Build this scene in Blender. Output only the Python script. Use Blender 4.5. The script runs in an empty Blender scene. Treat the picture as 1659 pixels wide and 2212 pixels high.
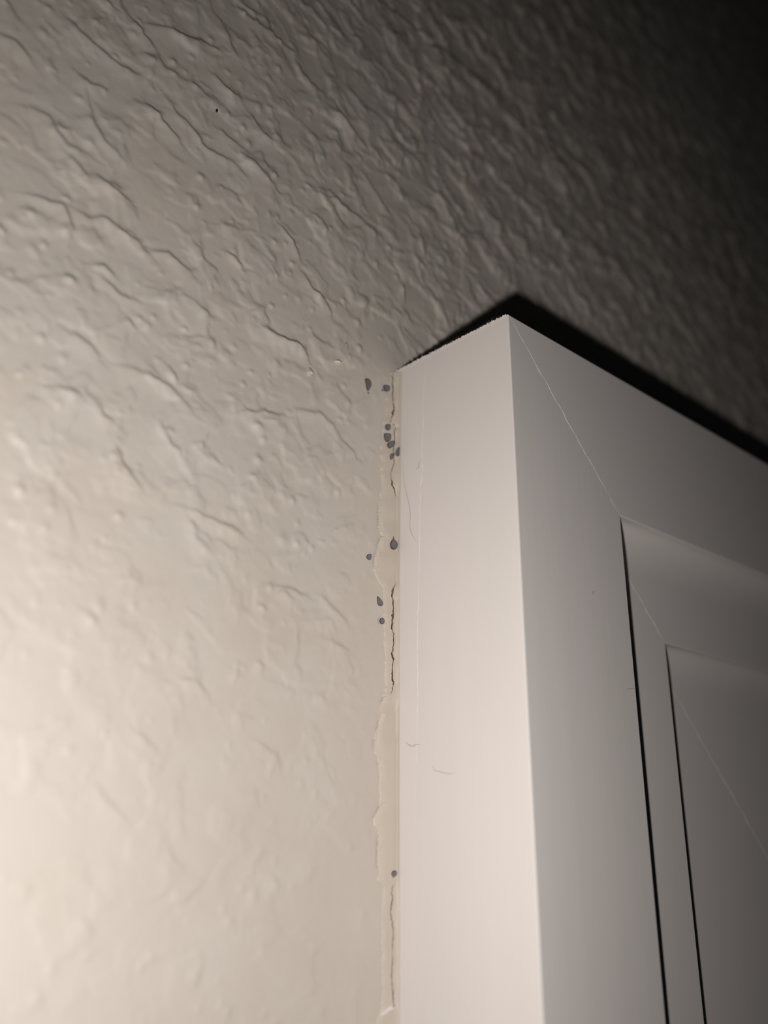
import bpy, bmesh, math, random
import numpy as np
from mathutils import Vector, Matrix

random.seed(4); rng = np.random.default_rng(11)
SC = bpy.context.scene
COL = SC.collection
T = 0.020                     # depth of the casing off the wall, metres

# ------------------------------------------------------------------ camera
YAW, PITCH, ROLL, FPX = 0.744363, 0.347387, 0.00469978, 1938.37
CAM = Vector((-3.775846, -3.985617, -3.015822)) * T
cy_, sy_, cp_, sp_ = math.cos(YAW), math.sin(YAW), math.cos(PITCH), math.sin(PITCH)
FW = Vector((sy_*cp_, cy_*cp_, sp_)); R0 = Vector((cy_, -sy_, 0)); U0 = R0.cross(FW)
RT = R0*math.cos(ROLL) + U0*math.sin(ROLL); UP = U0*math.cos(ROLL) - R0*math.sin(ROLL)
cam = bpy.data.cameras.new('camera'); co = bpy.data.objects.new('camera', cam); COL.objects.link(co)
co.matrix_world = Matrix(((RT.x, UP.x, -FW.x, CAM.x), (RT.y, UP.y, -FW.y, CAM.y), (RT.z, UP.z, -FW.z, CAM.z), (0, 0, 0, 1)))
cam.sensor_fit = 'HORIZONTAL'; cam.sensor_width = 36.0; cam.lens = FPX*36.0/1659.0
cam.clip_start = 0.002; cam.clip_end = 50
cam.dof.use_dof = True; cam.dof.focus_distance = 0.1105; cam.dof.aperture_fstop = 17.5
SC.camera = co

# ------------------------------------------------------------------ world, phone torch, exposure
w = bpy.data.worlds.new('world'); SC.world = w; w.use_nodes = True
w.node_tree.nodes['Background'].inputs[0].default_value = (0.75, 0.85, 1.0, 1)
w.node_tree.nodes['Background'].inputs[1].default_value = 0.003
ld = bpy.data.lights.new('phone_torch', 'SPOT'); lo = bpy.data.objects.new('phone_torch', ld); COL.objects.link(lo)
LPOS = Vector((-3.47, -3.42, -3.20)) * T
LAIM = Vector((-1.7, 0.0, -2.35)) * T
lo.location = LPOS; lo.rotation_euler = (LAIM - LPOS).to_track_quat('-Z', 'Y').to_euler()
ld.energy = 0.315; ld.color = (1.0, 0.975, 0.955); ld.shadow_soft_size = 0.0014
ld.spot_size = math.radians(146); ld.spot_blend = 1.0
vs = SC.view_settings; vs.view_transform = 'Standard'; vs.look = 'None'; vs.gamma = 1.0; vs.use_curve_mapping = False
vs.exposure = 0.0

# ------------------------------------------------------------------ helpers
def ray(x, y): return FW + RT*((x-829.5)/FPX) - UP*((y-1106.0)/FPX)
def on_wall(x, y, d=0.0):                        # point of the wall plane (y = d) seen at this place of the photograph
    r = ray(x, y); return CAM + r*((d-CAM.y)/r.y)
def on_side(x, y, d=0.0):                        # point of the casing's outer side (x = d)
    r = ray(x, y); return CAM + r*((d-CAM.x)/r.x)
def on_lip(x, y, d=0.0):                         # point of the sloping caulk fillet in the corner
    n = Vector((-.8, -.6, 0)); q = Vector((-.00022, -.00072+d, 0)); r = ray(x, y); return CAM + r*((q-CAM).dot(n)/r.dot(n))
def tag(o, label=None, cat=None, group=None, kind=None):
    if label: o['label'] = label
    if cat: o['category'] = cat
    if group: o['group'] = group
    if kind: o['kind'] = kind
    return o
def mesh_obj(name, verts, faces, mats, parent=None, smooth=False):
    me = bpy.data.meshes.new(name); me.from_pydata([tuple(v) for v in verts], [], faces); me.update()
    for m in (mats if isinstance(mats, (list, tuple)) else [mats]): me.materials.append(m)
    if smooth: me.polygons.foreach_set('use_smooth', [True]*len(me.polygons))
    o = bpy.data.objects.new(name, me); COL.objects.link(o)
    if parent: o.parent = parent
    return o
def empty(name, loc=(0, 0, 0)):
    o = bpy.data.objects.new(name, None); o.empty_display_size = 0.01; o.location = loc; COL.objects.link(o); return o

def smooth01(t): t = np.clip(t, 0, 1); return t*t*(3-2*t)
_perm = rng.permutation(512)
_grad = rng.normal(size=(512, 2)); _grad /= np.linalg.norm(_grad, axis=1)[:, None]
def perlin(x, y):                                # 2-D gradient noise, about -0.7 .. 0.7
    xi = np.floor(x).astype(np.int64); yi = np.floor(y).astype(np.int64); xf = x-xi; yf = y-yi
    u = xf*xf*xf*(xf*(xf*6-15)+10); v = yf*yf*yf*(yf*(yf*6-15)+10)
    def g(ix, iy, dx, dy):
        h = _perm[(_perm[ix & 511] + iy) & 511]; return _grad[h, 0]*dx + _grad[h, 1]*dy
    a = g(xi, yi, xf, yf); b = g(xi+1, yi, xf-1, yf); c = g(xi, yi+1, xf, yf-1); d = g(xi+1, yi+1, xf-1, yf-1)
    return (a+(b-a)*u) + ((c+(d-c)*u) - (a+(b-a)*u))*v

# ------------------------------------------------------------------ materials
def lin(*c): return tuple(((v/255+.055)/1.055)**2.4 if v > 10 else v/255/12.92 for v in c) + (1,)
def material(name, col, rough=.5, spec=.4, var=None, bumps=(), stretch=(1, 1, 1), varscale=120):
    m = bpy.data.materials.new(name); m.use_nodes = True; nt = m.node_tree; N, L = nt.nodes, nt.links
    b = N['Principled BSDF']; b.inputs['Roughness'].default_value = rough; b.inputs['Specular IOR Level'].default_value = spec
    b.inputs['Base Color'].default_value = col
    tc = N.new('ShaderNodeTexCoord'); mp = N.new('ShaderNodeMapping'); mp.inputs['Scale'].default_value = stretch
    L.new(tc.outputs['Object'], mp.inputs[0])
    if var:
        n = N.new('ShaderNodeTexNoise'); n.inputs['Scale'].default_value = varscale; n.inputs['Detail'].default_value = 4
        L.new(mp.outputs[0], n.inputs['Vector'])
        r = N.new('ShaderNodeValToRGB'); r.color_ramp.elements[0].position = .3; r.color_ramp.elements[1].position = .7
        r.color_ramp.elements[0].color = col; r.color_ramp.elements[1].color = var
        L.new(n.outputs['Fac'], r.inputs[0]); L.new(r.outputs[0], b.inputs['Base Color'])
    prev = None
    for sc, dist, det in bumps:
        n = N.new('ShaderNodeTexNoise'); n.inputs['Scale'].default_value = sc; n.inputs['Detail'].default_value = det
        L.new(mp.outputs[0], n.inputs['Vector'])
        bp = N.new('ShaderNodeBump'); bp.inputs['Strength'].default_value = 1; bp.inputs['Distance'].default_value = dist
        L.new(n.outputs['Fac'], bp.inputs['Height'])
        if prev: L.new(prev.outputs[0], bp.inputs['Normal'])
        prev = bp
    if prev: L.new(prev.outputs[0], b.inputs['Normal'])
    return m
M_WALL = material('wall_paint', lin(200, 189, 177), .55, .35, lin(203, 194, 184), [(900, .00003, 2), (4500, .000009, 2)])
M_TRIM = material('trim_paint', lin(229, 220, 216), .45, .4, lin(226, 219, 212), [(1300, .000007, 2)], (1, 1, .06), 300)
M_HEAD = material('header_paint', lin(229, 220, 216), .45, .4, lin(226, 219, 212), [(1300, .000007, 2)], (.06, 1, 1), 300)
M_BEAD = material('paint_bead', lin(232, 224, 218), .35, .5, None, [(2500, .00003, 2)])
M_CAULK = material('caulk', lin(205, 194, 181), .5, .35, lin(202, 189, 174), [(1500, .00003, 3), (6000, .000008, 2)])
M_BACKING = material('backing_tan', lin(150, 132, 116), .8, .2, lin(130, 112, 98), [(2500, .0001, 3)])  # tan of the strip added behind the caulk crack
M_FLAKE = material('paint_flake', lin(212, 201, 189), .5, .3, None, [(3000, .00003, 2)])
M_SPOT = material('spot_dark', lin(112, 109, 113), .3, .5)
M_RIM = material('spot_rim', lin(60, 52, 50), .4, .4)
M_BROWN = material('speck_brown', lin(62, 38, 26), .5, .3)
M_HAIR = material('hair_grey', lin(140, 128, 120), .5, .4)
M_DUST = material('dust_dark', lin(58, 48, 42), .9, .1)

# ------------------------------------------------------------------ wall: displaced plaster skin
def graded(lo_, a, b, hi, s, g):                 # fine between a and b, growing outside
    mid = list(np.arange(a, b, s)); x, d, up = b, s, []
    while x < hi: up.append(x); d *= g; x += d
    up.append(hi); x, d, dn = a, s, []
    while x > lo_: d *= g; x -= d; dn.append(max(x, lo_))
    return np.array(dn[::-1] + mid + up)
mm = 0.001
GX = graded(-0.45, -62*mm, 30*mm, 0.60, .20*mm, 1.0085)
GZ = graded(-0.60, -84*mm, 66*mm, 0.60, .20*mm, 1.0085)
X, Z = np.meshgrid(GX, GZ)
DX = np.meshgrid(np.gradient(GX), np.gradient(GZ)); STEP = np.maximum(DX[0], DX[1])
px, pz = X/mm, Z/mm                               # millimetres from here on
wx = px + 1.6*perlin(px*.22+7, pz*.22) + .55*perlin(px*.8, pz*.8+3)
wz = pz + 1.6*perlin(px*.22, pz*.22+19) + .55*perlin(px*.8+9, pz*.8)
H = np.zeros_like(px)
n1 = perlin(wx*.145, wz*.145) + .38*perlin(wx*.36+5, wz*.36)
H += .15*smooth01((n1-.02)/.26)                   # knocked-down islands
n2 = perlin((.9*wx-.44*wz)*.24+31, (.44*wx+.9*wz)*.34) + .25*perlin(wx*.9, wz*.9)
H += .085*smooth01((n2-.16)/.22)
rid = 1-np.abs(perlin(wx*.20+50, wz*.20))*4.0
H += .07*np.clip(rid, 0, 1)**3*smooth01((n1+.05)/.3)
H += .022*perlin(px*.9, pz*.9) + .004*perlin(px*3.1, pz*3.1)
UPR = smooth01((pz*.55+px*.75+22)/75)
H *= 1.15+.6*UPR
su = (.90*wx-.44*wz)*.55; sv = .44*wx+.90*wz      # trowel drag: features drawn out sideways
n3 = perlin(su*.27+11, sv*.27+77) + .3*perlin(su*.6, sv*.6+20)
H += (.06+.28*UPR)*smooth01((n3-.06)/.24)
n4 = 1-np.abs(perlin(su*.2+150, sv*.2+9))*4.0
H += .22*UPR*np.clip(n4, 0, 1)**2
H += .16*perlin(px*.06, pz*.06)
def stamp(cx, cz, r, fn):
    i0, i1 = np.searchsorted(GX/mm, [cx-r, cx+r]); j0, j1 = np.searchsorted(GZ/mm, [cz-r, cz+r])
    if i1 > i0 and j1 > j0: H[j0:j1, i0:i1] += fn(px[j0:j1, i0:i1], pz[j0:j1, i0:i1])
for k in range(3800):                             # pimples
    cx = rng.uniform(-64, 120); cz = rng.uniform(-86, 150); r = rng.uniform(.18, .5)*(1.3 if rng.random() < .2 else 1)
    if perlin(np.array([cx*.09+3]), np.array([cz*.09]))[0] < -.12: continue
    h = r*rng.uniform(.3, .65); e = rng.uniform(.7, 1.4)
    stamp(cx, cz, 3*r, lambda a, b: h*np.exp(-(((a-cx)/r)**2*e + ((b-cz)/r)**2/e)))
# the ridges one can follow in the photograph: polylines along the steep side, in photo pixels, set on the wall plane
A = lambda *q: [(x/2.074, y/2.074) for x, y in q]
B = lambda *q: [(x/1.929, 700+y/1.929) for x, y in q]
D = lambda *q: [(x/1.929, 1400+y/1.929) for x, y in q]
E_ = lambda *q: [(700+x*.578, y*.578) for x, y in q]
RIDGES = [
 A((300,90),(350,150),(430,215),(500,270),(590,330),(640,350)), A((600,100),(640,160),(690,215)), A((650,110),(740,130),(830,175),(900,190),(980,235)),
 A((1000,130),(1040,240),(1060,265)), A((1060,40),(1120,90),(1210,160),(1260,200),(1330,260)), A((1350,120),(1420,210),(1480,280)),
 A((740,430),(790,510),(860,580),(900,650),(960,690),(1040,730),(1100,800)), A((670,480),(720,540),(800,630)), A((960,340),(1020,410),(1070,450)),
 A((1120,520),(1165,590),(1200,630)), A((130,490),(215,525),(240,590),(290,655),(400,710)), A((300,700),(340,750),(380,800)),
 A((430,800),(510,860),(580,910)), A((130,880),(220,910),(280,930),(310,1010),(310,1070)), A((330,940),(390,985),(470,985),(530,1040),(590,1075),(660,1140)),
 A((680,1130),(750,1140),(800,1180),(850,1230)), A((1260,1020),(1310,1090),(1340,1150)), A((1360,1230),(1400,1300),(1460,1360),(1480,1410)),
 A((1190,1475),(1250,1515),(1330,1545),(1370,1600)), A((440,1240),(500,1295),(540,1330),(600,1350)), A((370,370),(415,560),(460,640),(520,690)),
 A((1070,690),(1130,740),(1180,800),(1230,850)), A((0,170),(70,200),(130,270)), A((360,340),(400,385),(450,390)), A((1500,510),(1560,570)),
 A((1420,870),(1500,900),(1560,960)), A((1400,960),(1460,1030)), A((1540,380),(1600,450),(1650,530)), A((980,580),(1020,620),(1065,650)),
 A((420,1190),(460,1200),(500,1230)), A((990,1010),(1040,1020)), A((890,1380),(930,1420)), A((1010,1130),(1050,1160),(1080,1200)),
 B((300,40),(360,80),(410,140)), B((400,340),(430,390),(470,415)), B((660,420),(700,500),(740,540)), B((470,490),(510,600),(580,680)),
 B((750,760),(860,810),(960,850),(1010,885)), B((780,810),(820,900),(860,950)), B((1140,1090),(1230,1120),(1280,1140)), B((1340,1140),(1440,1250)),
 B((350,1200),(400,1250)), B((1090,25),(1190,75),(1250,95),(1280,140)), B((1220,360),(1330,375),(1390,430)), B((700,180),(730,240)),
 B((1000,370),(1100,370),(1190,385)), B((1370,1320),(1450,1365)), B((230,270),(300,290),(330,310)), B((500,180),(620,220),(700,270),(780,350)),
 D((390,570),(440,640),(530,725)), D((740,140),(800,140),(860,200)), D((530,320),(600,390),(660,440)), D((690,820),(720,900),(760,920)),
 D((840,970),(780,1030),(740,1060)), D((1100,840),(1050,890),(1050,950)), D((320,1130),(390,1185)), D((60,970),(110,990),(110,1020),(80,1040)), D((1060,390),(1140,450),(1160,500)),
 D((130,1440),(170,1480)), D((970,90),(1000,110)), D((1060,60),(1100,85)),
 E_((380,120),(420,200),(460,300)), E_((430,390),(500,490),(560,540)), E_((590,780),(640,840),(680,890)), E_((470,820),(500,880),(540,920)),
 E_((140,640),(190,720),(240,800)), E_((40,420),(110,500),(160,560)), E_((20,720),(90,790),(150,830)), E_((700,280),(760,340),(790,380)), E_((830,560),(870,620),(900,650)),
]
for poly in RIDGES:
    q = [on_wall(x, y) for x, y in poly]; P = np.array([(v.x/mm, v.z/mm) for v in q])
    far = 1+max(0, P[:, 0].mean())/25
    wide, steep, hh = rng.uniform(.8, 1.5)*far, rng.uniform(.24, .38)*far, rng.uniform(.24, .38)*far
    lo2, hi2 = P.min(0)-3*far, P.max(0)+3*far
    i0, i1 = np.searchsorted(GX/mm, [lo2[0], hi2[0]]); j0, j1 = np.searchsorted(GZ/mm, [lo2[1], hi2[1]])
    a = px[j0:j1, i0:i1]; b = pz[j0:j1, i0:i1]
    a = a + .25*perlin(a*.9, b*.9+40); b = b + .25*perlin(a*.9+70, b*.9)
    best = np.full(a.shape, 1e9); sgn = np.ones(a.shape); tt = np.zeros(a.shape)
    nseg = len(P)-1
    for k in range(nseg):
        d = P[k+1]-P[k]; L2 = d@d; t = np.clip(((a-P[k, 0])*d[0]+(b-P[k, 1])*d[1])/L2, 0, 1)
        ex = a-(P[k, 0]+t*d[0]); ez = b-(P[k, 1]+t*d[1]); dd = np.hypot(ex, ez)
        m = dd < best; best = np.where(m, dd, best); sgn = np.where(m, np.sign(d[0]*ez-d[1]*ex), sgn); tt = np.where(m, (k+t)/nseg, tt)
    taper = .35+.65*np.sin(np.pi*np.clip(tt, .0, 1))**.6
    s = best*sgn
    f = np.where(s > 0, np.exp(-(s/steep)**2), np.exp(-(np.abs(s)/wide)**1.6))
    H[j0:j1, i0:i1] += hh*taper*f
# paint is smoother beside the casing and thins out towards the unseen rim of the mesh
near = np.where(pz < 6, smooth01((-px-2.0)/7.0)*.9+.1, 1.0)
up_blend = smooth01((pz-1.5)/4.0)
near = near*(1-up_blend) + up_blend
low = 1-.55*smooth01((-pz-12)/55)
H *= near*low*(1-smooth01((STEP/mm-.9)/1.6))
H -= 0.0
YW = -H*mm
nx, nz = len(GX), len(GZ)
idx = np.arange(nx*nz).reshape(nz, nx)
cxm = (GX[:-1]+GX[1:])/2; czm = (GZ[:-1]+GZ[1:])/2
keep = ~((cxm[None, :] > -0.9*mm) & (czm[:, None] < -1.0*mm))
q = np.stack([idx[:-1, :-1], idx[:-1, 1:], idx[1:, 1:], idx[1:, :-1]], -1)[keep]
used = np.zeros(nx*nz, bool); used[q.ravel()] = True
remap = np.cumsum(used)-1; q = remap[q]
V = np.stack([X.ravel(), YW.ravel(), Z.ravel()], -1)[used]
me = bpy.data.meshes.new('wall_back')
me.vertices.add(len(V)); me.vertices.foreach_set('co', V.ravel().astype(np.float32))
me.loops.add(q.size); me.loops.foreach_set('vertex_index', q.ravel().astype(np.int32))
me.polygons.add(len(q)); me.polygons.foreach_set('loop_start', np.arange(0, q.size, 4, dtype=np.int32))
me.polygons.foreach_set('use_smooth', np.ones(len(q), bool))
me.update(calc_edges=True); me.materials.append(M_WALL)
wall = bpy.data.objects.new('wall_back', me); COL.objects.link(wall)
tag(wall, 'beige painted wall with a lumpy knocked-down plaster texture', 'wall', kind='structure')

# ------------------------------------------------------------------ casing: mitred upright and head, three stepped bands each
W1, W2, W3 = 1.053*T, 1.762*T, 4.6*T
Y1, Y2, Y3 = -1.0*T, -.822*T, -.686*T
def band_profile(a, b, yf, ra, rb, yb=-0.00005, cove=None):
    pts = [(a, yb)]
    n = 12
    if cove:                                      # hollow curve rising to the band beside it
        for k in range(n+1):
            t = math.pi/2*k/n; pts.append((a+cove[0]*(1-math.cos(t)), yf-cove[1]*(1-math.sin(t))))
    else:
      for k in range(n+1):
        t = math.pi/2*k/n; pts.append((a+ra-ra*math.cos(t), yf+ra-ra*math.sin(t)))
    for k in range(n+1):
        t = math.pi/2*k/n; pts.append((b-rb+rb*math.sin(t), yf+rb-rb*math.cos(t)))
    pts.append((b, yb)); return pts
def band(name, prof, mat, parent, upright, end):
    g = 0.00003                                   # half the hairline between the two mitred boards
    v, f = [], []; n = len(prof)
    for (u, y) in prof:
        if upright: v += [(u, y, end), (u, y, -u-g)]
        else: v += [(end, y, -u), (u+g, y, -u)]
    for k in range(n):
        a, b = 2*k, 2*((k+1) % n); f.append((a, b, b+1, a+1) if upright else (a, a+1, b+1, b))
    f.append(tuple(2*k for k in range(n))[::(1 if not upright else -1)]); f.append(tuple(2*k+1 for k in range(n))[::(-1 if not upright else 1)])
    o = mesh_obj(name, v, f, mat, parent)
    bm = bmesh.new(); bm.from_mesh(o.data); bmesh.ops.recalc_face_normals(bm, faces=bm.faces); bm.to_mesh(o.data); bm.free()
    return o
leg = empty('trim_1', (0, 0, -.5)); head = empty('trim_2', (0, 0, 0))
tag(leg, 'white painted upright door casing with a wide flat outer side', 'door casing', kind='structure')
tag(head, 'white painted head casing mitred onto the upright and running off level', 'door casing', kind='structure')
profs = [('outer_band', band_profile(0, W1, Y1, .00018, .00015)), ('middle_band', band_profile(W1, W2, Y2, 0, .00015, cove=(.27*T, .135*T))), ('inner_band', band_profile(W2, W3, Y3, 0, .004, cove=(.20*T, .10*T)))]
for nm, pr in profs:
    o = band(nm, pr, M_TRIM, leg, True, -.5); o.location = -leg.location
    o = band(nm, pr, M_HEAD, head, False, .7)

def ribbon_tube(name, pts, rad, mat, parent, flat=1.0, normal=None, taper=True, seg=6, jitter=0.0):
    """bead of paint or a hair: a tube along pts, flattened along `normal`"""
    v, f = [], []; n = len(pts)
    for k, p in enumerate(pts):
        d = (pts[min(k+1, n-1)]-pts[max(k-1, 0)]).normalized()
        nn = Vector(normal) if normal else (Vector((0, 0, 1)) if abs(d.z) < .9 else Vector((1, 0, 0)))
        s = d.cross(nn).normalized(); nn = s.cross(d).normalized()
        r = rad*(1+random.uniform(-jitter, jitter)); r *= (min(1, .25+3*min(k, n-1-k)/n) if taper else 1)
        for j in range(seg):
            t = 2*math.pi*j/seg; v.append(p + s*(r*math.cos(t)) + nn*(r*flat*math.sin(t)))
    for k in range(n-1):
        for j in range(seg):
            a, b = k*seg+j, k*seg+(j+1) % seg; f.append((a, b, b+seg, a+seg))
    f.append(tuple(range(seg))[::-1]); f.append(tuple((n-1)*seg+j for j in range(seg)))
    return mesh_obj(name, v, f, mat, parent, True)
def densify(pts, step):
    out = []
    for a, b in zip(pts[:-1], pts[1:]):
        k = max(1, int((b-a).length/step))
        for i in range(k): out.append(a.lerp(b, i/k))
    out.append(pts[-1]); return out
# filled mitre lines: a hair-thin bead of paint on each of the three faces
for (u0, u1, yf) in ((.0006, W1-.0004, Y1), (W1+.27*T, W2-.0003, Y2), (W2+.2*T, W3-.004, Y3)):
    n = int((u1-u0)/.0004); pts = []
    for k in range(n+1):
        u = u0+(u1-u0)*k/n; j = .00006*math.sin(k*.9)+random.uniform(-.00005, .00005)
        pts.append(Vector((u+j, yf-.00000, -u+j)))
    ribbon_tube('mitre_bead', pts, .00006, M_BEAD, head, .4, (0, -1, 0), jitter=.6)

# raised edge of an older coat of paint down the outer side of the upright
pr_px = [(919,779),(918,800),(916.5,830),(914,860),(912,880),(914.5,905),(913.5,925),(911.5,940),(911,980),(912.5,1004),(909.5,1040),(908,1062),(906.5,1095),(906,1150),(905.5,1200),(904,1240),(904,1280),(902,1340),(900.5,1400),(902,1460),(901,1540),(900,1600),(899,1650)]
pts = [on_side(x, y, -.00001) for x, y in pr_px]; pts = densify(pts, .00035)
pts = [p+Vector((0, random.uniform(-.00005, .00005), 0)) for p in pts]
o = ribbon_tube('paint_ridge', pts, .00009, M_BEAD, leg, .6, (-1, 0, 0), jitter=.55); o.location = -leg.location
# torn rim of paint along the top of the outer side
v, f = [], []; n = 150
for k in range(n+1):
    y = -.0001-(T-.0004)*k/n; h = .00004+abs(random.gauss(0, .00010))*(1.0 if k < 140 else .4)
    dx = random.uniform(-.00014, .00002)
    v += [(-.00002, y, -.0004), (-.00005, y, 0.0), (dx, y, h), (.00015, y, h*.6), (.00015, y, -.0002)]
for k in range(n):
    for j in range(4): a = 5*k+j; f.append((a, a+1, a+6, a+5))
o = mesh_obj('torn_paint_rim', v, f, M_TRIM, leg); o.location = -leg.location
# dust caught on that rim
v, f = [], []
for k in range(420):
    t = random.random()**.8; y = -T*(.02+.93*t); base = Vector((random.uniform(-.0001, .0003), y, random.uniform(.00002, .00018)))
    d = Vector((random.uniform(-.6, .6), random.uniform(-1, 1), random.uniform(-.2, .9))).normalized(); ln = random.uniform(.0002, .0006); s = d.cross(Vector((.3, .5, .8))).normalized()*.00003
    c = base+d*ln*.5+Vector((0, 0, random.uniform(-.00005, .00012))); e = base+d*ln
    i = len(v); s2 = d.cross(s).normalized()*.00003
    v += [base+s, base-s, base+s2, c+s, c-s, c+s2, e]
    f += [(i, i+1, i+4, i+3), (i+1, i+2, i+5, i+4), (i+2, i, i+3, i+5), (i+3, i+4, i+6), (i+4, i+5, i+6), (i+5, i+3, i+6)]
du = mesh_obj('dust_fuzz', v, f, M_DUST)
tag(du, 'dark fuzzy dust caught along the rough top rim of the upright casing', 'dust', kind='stuff')

# ------------------------------------------------------------------ caulk between wall and casing, split by a crack
left_px = [(846,800),(838,830),(832,880),(827,930),(823,960),(822,1000),(824,1040),(820,1075),(818,1092),(818,1140),(822,1152),(826,1162),(818,1172),(815,1182),(811,1194),(808,1204),(809,1218),(806,1230),(809,1242),(817,1256),(826,1268),(828,1300),(829,1350),(831,1420),(832,1470),(829,1505),(824,1516),(822,1530),(820,1545),(816,1565),(810,1590),(808,1610),(809,1628),(817,1636),(816,1650),(820,1662),(819,1700),(821,1728),(814,1752),(805,1769),(807,1783),(816,1798),(817,1806),(814,1829),(817,1848),(816,1872),(820,1884),(812,1904),(828,1916),(825,1993),(824,2040),(826,2137),(822,2185),(812,2209),(816,2260),(812,2400)]
crack_px = [(846.4,800),(848,816),(848.5,842),(848.5,867),(851,884),(848,896),(846,913),(850,918),(854,922),(851.7,933),(853,954),(849,974),(851,983),(851.7,997),(845.6,1017),(842.7,1022),(844,1032),(846,1048),(852,1059),(855,1071),(856,1079),(857,1150),(857,1230),(855.7,1258),(850,1269),(845.6,1287),(850,1295),(849,1311),(847,1327),(847,1363),(850.6,1369),(850,1394),(847.7,1409),(850,1423),(847,1438),(847.7,1470),(850.6,1474),(847,1491),(841,1509),(850,1530),(857,1600),(857,1880),(854,1906),(846,1920),(847,1944),(843,1968),(848,1993),(848,2041),(847,2077),(846,2113),(849,2149),(850.6,2175),(843,2184),(846,2240),(850,2400)]
wid_px = [(800,0),(806,2.6),(840,2.2),(870,2.6),(884,3.2),(905,6.5),(914,6),(918,3),(920,.3),(924,2.2),(950,2.6),(974,2.2),(1000,1.9),(1020,2.2),(1030,2.2),(1048,4.0),(1058,3.0),(1072,1.2),(1079,0),(1257,0),(1266,2.5),(1280,5.0),(1290,3.2),(1311,2.4),(1330,4.2),(1350,4.0),(1362,2.5),(1372,2.2),(1400,2.4),(1424,4.2),(1436,2.6),(1460,3.6),(1472,4.2),(1480,2.0),(1500,1.4),(1512,0),(1905,0),(1914,1.6),(1940,2.4),(1965,2.6),(1990,2.2),(2041,1.6),(2113,1.8),(2149,2.4),(2176,2.4),(2190,0),(2400,0)]
ys = np.arange(802, 2400, 2.0)
it = lambda tab, i: np.interp(ys, [t[1] for t in tab], [t[0] for t in tab])
def rough(n, amp, k):                              # uneven outline: noise smoothed over k rows
    a = np.convolve(rng.normal(0, 1, n+k), np.ones(k)/k, 'valid')[:n]; return amp*a/a.std()
xl = it(left_px, 0) + rough(len(ys), .8, 5) + rough(len(ys), .25, 2); xc0 = it(crack_px, 0); xc = xc0 + rough(len(ys), .55, 3) + rough(len(ys), .25, 1)
gw = np.interp(ys, [t[0] for t in wid_px], [t[1] for t in wid_px]); gw = gw*(1+rough(len(ys), .2, 3)); xc = np.where(gw > .1, xc, xc0)
xr = np.interp(ys, [800, 1050, 1250, 2400], [868, 866, 863.5, 864])
LV, RV = [], []
NL, NR = 10, 8
for yy, a, c, c0, g_, r in zip(ys, xl, xc, xc0, gw, xr):
    pl = on_wall(a, yy, -.00004); pc = on_wall(c-g_/2, yy, -.00022); pd = on_wall(c+g_/2, yy, -.00026); ps = on_wall(c0+1.2, yy, -.00026); pr_ = on_side(r, yy, -.00003)
    if pd.x > -.00010: pd.x = -.00010
    if ps.x > -.00010: ps.x = -.00010
    if pc.x > pd.x: pc.x = pd.x
    lump = .00004*math.sin(yy*.11)+.00003*math.sin(yy*.043+1)
    row = [Vector((pl.x-.00004, .0004, pl.z)), pl]
    for k in range(1, NL):
        t = k/(NL-1); p = pl.lerp(pc, t); p.y = -.00004-(.00012+lump)*min(1, t*3) - .00010*t; row.append(p)
    pd.y = ps.y = row[-1].y
    row.append(row[-1].copy()); row.append(Vector((pc.x+.00001, .0009, pc.z))); LV.append(row)
    row = [Vector((pd.x+.00003, pd.y+.00006, pd.z)), pd.copy(), pd.copy()]
    for k in range(1, NR):
        t = k/(NR-1); u = math.pi/2*t
        b_ = pd.lerp(ps, min(1, k/3)); p = Vector((b_.x+(pr_.x-b_.x)*math.sin(u), b_.y+(pr_.y-b_.y)*(1-math.cos(u)), b_.z+(pr_.z-b_.z)*t)); row.append(p)
    row.append(Vector((.0001, pr_.y, pr_.z))); RV.append(row)
def sheet(name, rows, mat, parent, gap):           # gap: column pair left unjoined, so the fold keeps its hard edge
    m = len(rows[0]); v = [p for r in rows for p in r]; f = []
    for i in range(len(rows)-1):
        for j in range(m-1):
            if j == gap: continue
            a = i*m+j; f.append((a, a+m, a+m+1, a+1))
    return mesh_obj(name, v, f, mat, parent, True)
ck = empty('caulk_bead', (0, 0, -.09))
tag(ck, 'cracked strip of beige painted caulk between textured wall and upright casing', 'caulk')
for nm, rows, gap in (('wall_lip', LV, len(LV[0])-3), ('casing_lip', RV, 1)):
    o = sheet(nm, rows, M_CAULK, ck, gap); o.location = -ck.location
    me_ = o.data
    bm = bmesh.new(); bm.from_mesh(me_); bmesh.ops.recalc_face_normals(bm, faces=bm.faces); bm.to_mesh(me_); bm.free()

o = mesh_obj('crack_backing', [(x, y, z) for z in (-.0995, -.0002) for x, y in ((-.0012, .0011), (.004, .0011), (.004, .0016), (-.0012, .0016))],
    [(0, 1, 5, 4), (1, 2, 6, 5), (2, 3, 7, 6), (3, 0, 4, 7), (0, 3, 2, 1), (4, 5, 6, 7)], M_BACKING, ck); o.location = -ck.location  # added backing strip, keeps the open crack from going fully black
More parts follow.
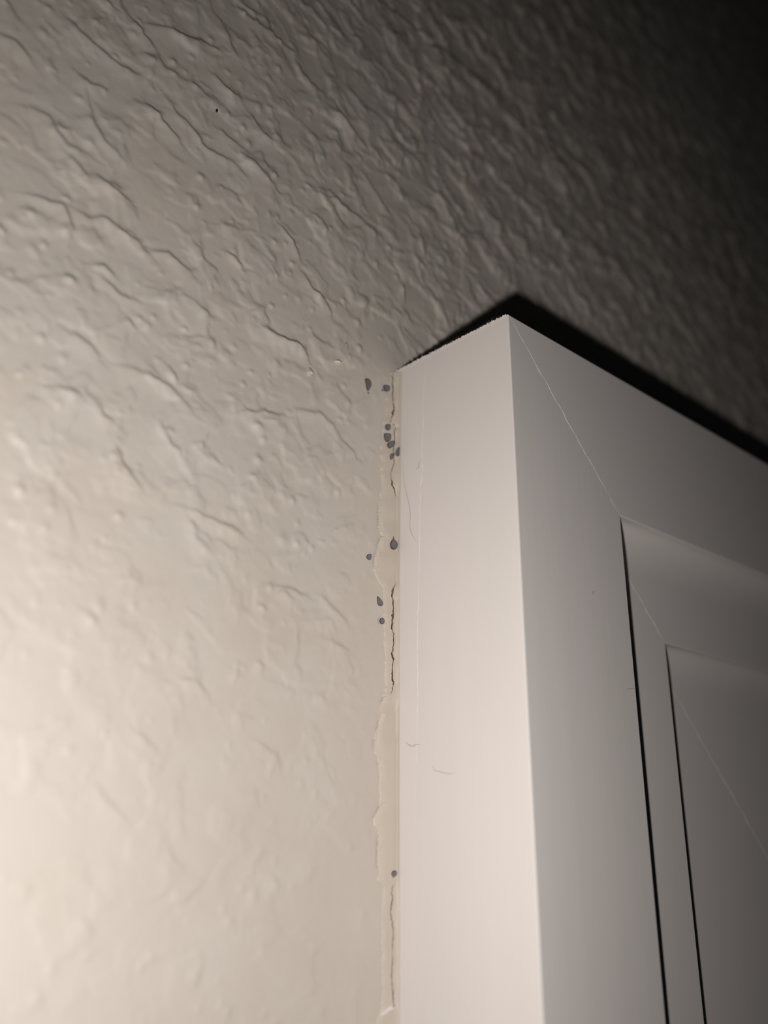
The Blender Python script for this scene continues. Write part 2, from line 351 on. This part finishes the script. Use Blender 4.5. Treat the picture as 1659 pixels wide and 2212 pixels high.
# lifted paint flakes along the caulk's ragged edge
def chipped(pts_px, d):                            # a ragged outline through the given corners
    out = []
    for (x0, y0), (x1, y1) in zip(pts_px, pts_px[1:]+pts_px[:1]):
        k = max(1, int(math.hypot(x1-x0, y1-y0)/2.5))
        for i in range(k): out.append(on_wall(x0+(x1-x0)*i/k+random.gauss(0, .55), y0+(y1-y0)*i/k+random.gauss(0, .4), d))
    return out
def flake(pts_px, lift, mat=M_FLAKE):
    lift *= .7
    P = chipped(pts_px, -.00022); c = sum(P, Vector())/len(P); n = len(P)
    top = [p+Vector((0, -random.uniform(.3, 1)*lift, 0)) for p in P]; bot = [p+Vector((0, .00012, 0)) for p in P]
    v = top+bot+[c+Vector((0, -lift*.8, 0))]
    f = [(k, (k+1) % n, 2*n) for k in range(n)] + [(k, n+k, n+(k+1) % n, (k+1) % n) for k in range(n)] + [tuple(range(n, 2*n))[::-1]]
    o = mesh_obj('paint_flake', v, f, mat, ck); o.location = -ck.location; return o
flake([(822,1160),(834,1158),(829,1168),(826,1182),(818,1184),(816,1176)], .00016)
flake([(815,1186),(819,1186),(815,1205),(814,1222),(808,1224),(809,1204)], .00012)
flake([(819,1092),(826,1092),(827,1140),(824,1148),(818,1146)], .00008)
flake([(829,1506),(840,1500),(836,1514),(828,1522),(824,1516)], .00012)
flake([(824,1540),(832,1542),(826,1562),(818,1600),(812,1626),(809,1612),(815,1574)], .00010)
flake([(818,1638),(827,1640),(826,1652),(818,1654)], .00012)
flake([(823,1738),(832,1732),(822,1756),(810,1770),(806,1770),(813,1754)], .00014)
flake([(818,1806),(826,1806),(822,1850),(823,1876),(815,1874),(816,1840)], .00008)
flake([(849,2170),(850,2178),(838,2188),(822,2194),(826,2186),(838,2176)], .00016, M_BEAD)
flake([(848,896),(857,897),(855,908),(850,916),(845,914)], .00010)
flake([(852,1028),(858,1030),(856,1052),(851,1050)], .00008)

# chipped plaster flakes on the wall above
def chip(name, pts_px, lift, label):
    P = [on_wall(x, y, -.00035) for x, y in pts_px]; n = len(P); c = sum(P, Vector())/n
    v = [p+Vector((0, -random.uniform(.1, 1)*lift, 0)) for p in P]+[p+Vector((0, .0005, 0)) for p in P]+[c+Vector((0, -lift, 0))]
    f = [(k, (k+1) % n, 2*n) for k in range(n)] + [(k, n+k, n+(k+1) % n, (k+1) % n) for k in range(n)]
    o = mesh_obj(name, v, f, M_FLAKE); tag(o, label, 'paint flake', 'loose paint flakes'); return o
chip('paint_flake', [(724,779),(732,777),(738,781),(735,786),(728,783)], .00025, 'small curled paint flake lifting off the wall above the teardrop spot')
chip('paint_flake', [(668,794),(673,800),(675,808),(671,806),(668,812),(666,803)], .00025, 'sliver of lifted paint standing on the wall farther out from the casing')

# ------------------------------------------------------------------ dark droppings, each a low dome with a darker rim
def spot(name, outline_px, label, where='wall', hgt=.00004, mats=None, depth=None, cat='stain spot', group='dark spots by the caulk'):
    fn = {'wall': on_wall, 'lip': on_lip}[where]
    nrm = Vector((0, -1, 0)) if where == 'wall' else Vector((-.8, -.6, 0))
    if depth is None:                             # on the plaster, or on the caulk where that lies
        mx = sum(p[0] for p in outline_px)/len(outline_px); my = sum(p[1] for p in outline_px)/len(outline_px)
        g = on_wall(mx, my, 0); depth = float(YW[np.searchsorted(GZ, g.z), np.searchsorted(GX, g.x)]) - .00002
        if mx+4 > np.interp(my, ys, xl): depth = -.00027
    # smooth closed outline
    n0 = len(outline_px); P = []
    for k in range(n0):
        a, b, c, d = [Vector(outline_px[(k+i-1) % n0]) for i in range(4)]
        for t in (0, .25, .5, .75):
            q_ = .5*((2*b)+(c-a)*t+(2*a-5*b+4*c-d)*t*t+(3*b-a-3*c+d)*t**3); P.append(q_)
    W = [fn(p[0], p[1], depth) for p in P]; c = sum(W, Vector())/len(W); n = len(W)
    rings = [(1.04, -.00006), (1.0, hgt*.5), (.95, hgt), (.86, hgt*.9), (.6, hgt*.85), (.3, hgt*.85)]
    v = [c+(p-c)*s+nrm*h for s, h in rings for p in W]+[c+nrm*hgt*.85]; f = []; mi = []
    for r in range(len(rings)-1):
        for k in range(n): f.append((r*n+k, r*n+(k+1) % n, (r+1)*n+(k+1) % n, (r+1)*n+k)); mi.append(1 if r < 3 else 0)
    b0 = (len(rings)-1)*n
    for k in range(n): f.append((b0+k, b0+(k+1) % n, len(v)-1)); mi.append(0)
    o = mesh_obj(name, v, f, mats or [M_SPOT, M_RIM], None, True)
    o.data.polygons.foreach_set('material_index', mi)
    # origin at the spot's own place
    o.data.transform(Matrix.Translation(-c)); o.location = c
    return tag(o, label, cat, group)
Zm = lambda *q: [(740+x*.1447, 780+y*.1447) for x, y in q]
Zn = lambda *q: [(740+x*.1446, 1080+y*.1446) for x, y in q]
Zo = lambda *q: [(740+x*.2405, 1680+y*.2405) for x, y in q]
spot('dark_spot', Zm((340,265),(375,260),(410,285),(430,330),(425,375),(400,420),(382,446),(362,415),(348,350),(337,300)), 'largest dark spot, long teardrop on the textured wall, point down')
spot('dark_speck', Zm((380,462),(392,465),(395,485),(386,492),(378,478)), 'tiny dark speck just under the long teardrop spot', hgt=.00003)
spot('dark_spot', Zm((620,362),(660,360),(698,368),(710,400),(698,438),(660,452),(625,438),(616,400)), 'rounded dark spot beside the top end of the crack')
spot('dark_speck', Zm((584,420),(596,425),(603,445),(596,450),(586,440)), 'tiny dark speck beside the rounded spot at the top of the crack', hgt=.00003)
spot('dark_spot', Zm((655,945),(705,942),(718,965),(714,1010),(685,1034),(655,1022),(643,985)), 'small squarish dark spot above the big squarish one in the cluster')
spot('dark_spot', Zm((630,1082),(680,1078),(720,1092),(726,1135),(712,1180),(672,1204),(640,1180),(626,1130)), 'big squarish dark spot in the middle of the cluster by the crack')
spot('dark_spot', Zm((690,1215),(750,1188),(776,1215),(765,1260),(720,1298),(685,1285),(672,1250)), 'tilted oval dark spot touching the big squarish spot and the crack')
spot('dark_spot', Zm((852,1283),(850,1340),(846,1395),(825,1415),(796,1400),(788,1360),(810,1310),(835,1290)), 'dark half teardrop spot on the casing edge of the caulk, across the crack', where='lip', depth=0.0)
spot('dark_spot', Zm((725,1382),(752,1388),(762,1415),(752,1450),(728,1472),(708,1450),(710,1405)), 'lowest bean-shaped dark spot of the cluster by the crack')
spot('dark_spot', Zn((763,545),(768,582),(800,615),(822,660),(808,715),(768,738),(730,715),(717,660),(735,612),(757,582)), 'onion-shaped dark spot with a thin tail pointing up, on the caulk', depth=-.00037)
spot('dark_spot', Zn((385,810),(425,810),(432,850),(422,885),(400,896),(370,880),(358,845)), 'small round dark spot on the wall beside the ragged caulk edge')
spot('dark_spot', Zn((520,1438),(560,1470),(600,1520),(606,1555),(585,1582),(545,1578),(520,1540),(512,1490)), 'leaning teardrop dark spot near the start of the lower crack')
spot('dark_spot', Zn((575,1768),(605,1765),(626,1800),(620,1840),(595,1854),(568,1838),(556,1805)), 'small oval dark spot under the leaning teardrop spot')
spot('dark_spot', Zo((455,838),(478,836),(490,860),(485,890),(464,906),(446,886),(440,862)), 'lone dark spot on the caulk at the top of the lowest crack')
spot('brown_speck', [(466.5,236.5),(470,236.5),(471,240),(467.5,242.5)], 'lone tiny brown speck high on the textured wall, away from the casing', mats=[M_BROWN, M_BROWN], depth=-.0003, cat='speck', group='stray specks')

# ------------------------------------------------------------------ stray hairs and scuffs
def hair(pts, rad, label, normal=None, mat=M_HAIR):
    q = [pts[0]]+list(pts)+[pts[-1]]; sm = []
    for k in range(1, len(q)-2):
        a, b, c, d = q[k-1:k+3]
        for t in (0, .2, .4, .6, .8): sm.append(.5*((2*b)+(c-a)*t+(2*a-5*b+4*c-d)*t*t+(3*b-a-3*c+d)*t**3))
    sm.append(q[-1])
    o = ribbon_tube('hair', sm, rad, mat, None, 1.0, None, True, 5)
    return tag(o, label, 'hair', 'fine stray hairs')
sd = lambda *q: [on_side(x, y, -.00006) for x, y in q]
fr = lambda *q: [on_wall(x, y, Y1-.00004) for x, y in q]
hair(sd((869,994),(873,1040),(877,1062),(882,1085),(886,1108),(885.5,1140),(892,1158),(900,1170)), .000018, 'long fine hair curving down the casing side next to the caulk')
hair(sd((876,1603),(885,1610),(892,1612),(898,1608.5),(909,1608)), .000025, 'short wavy hair across the bottom end of the raised paint line')
hair(sd((933,1653),(940,1665),(947,1665.6),(957,1669),(972,1672),(982,1668)), .000018, 'short hair lying low on the smooth casing side')
hair(sd((905,994),(904.5,1003),(903,1010),(898,1015)), .000022, 'tiny hooked hair beside the raised paint line')
hair(fr((1352,1489),(1360,1488),(1371,1487)), .00002, 'tiny straight hair on the front face beside the step')
hair(fr((1278,1285),(1281,1277),(1281,1284),(1286,1273)), .000018, 'tiny zigzag hair on the front face')
hair([on_wall(x, y, -.0006) for x, y in ((742,752),(745,743),(750,742),(751,750),(752,758))], .000022, 'curled hair stuck on the textured wall above the paint flake')
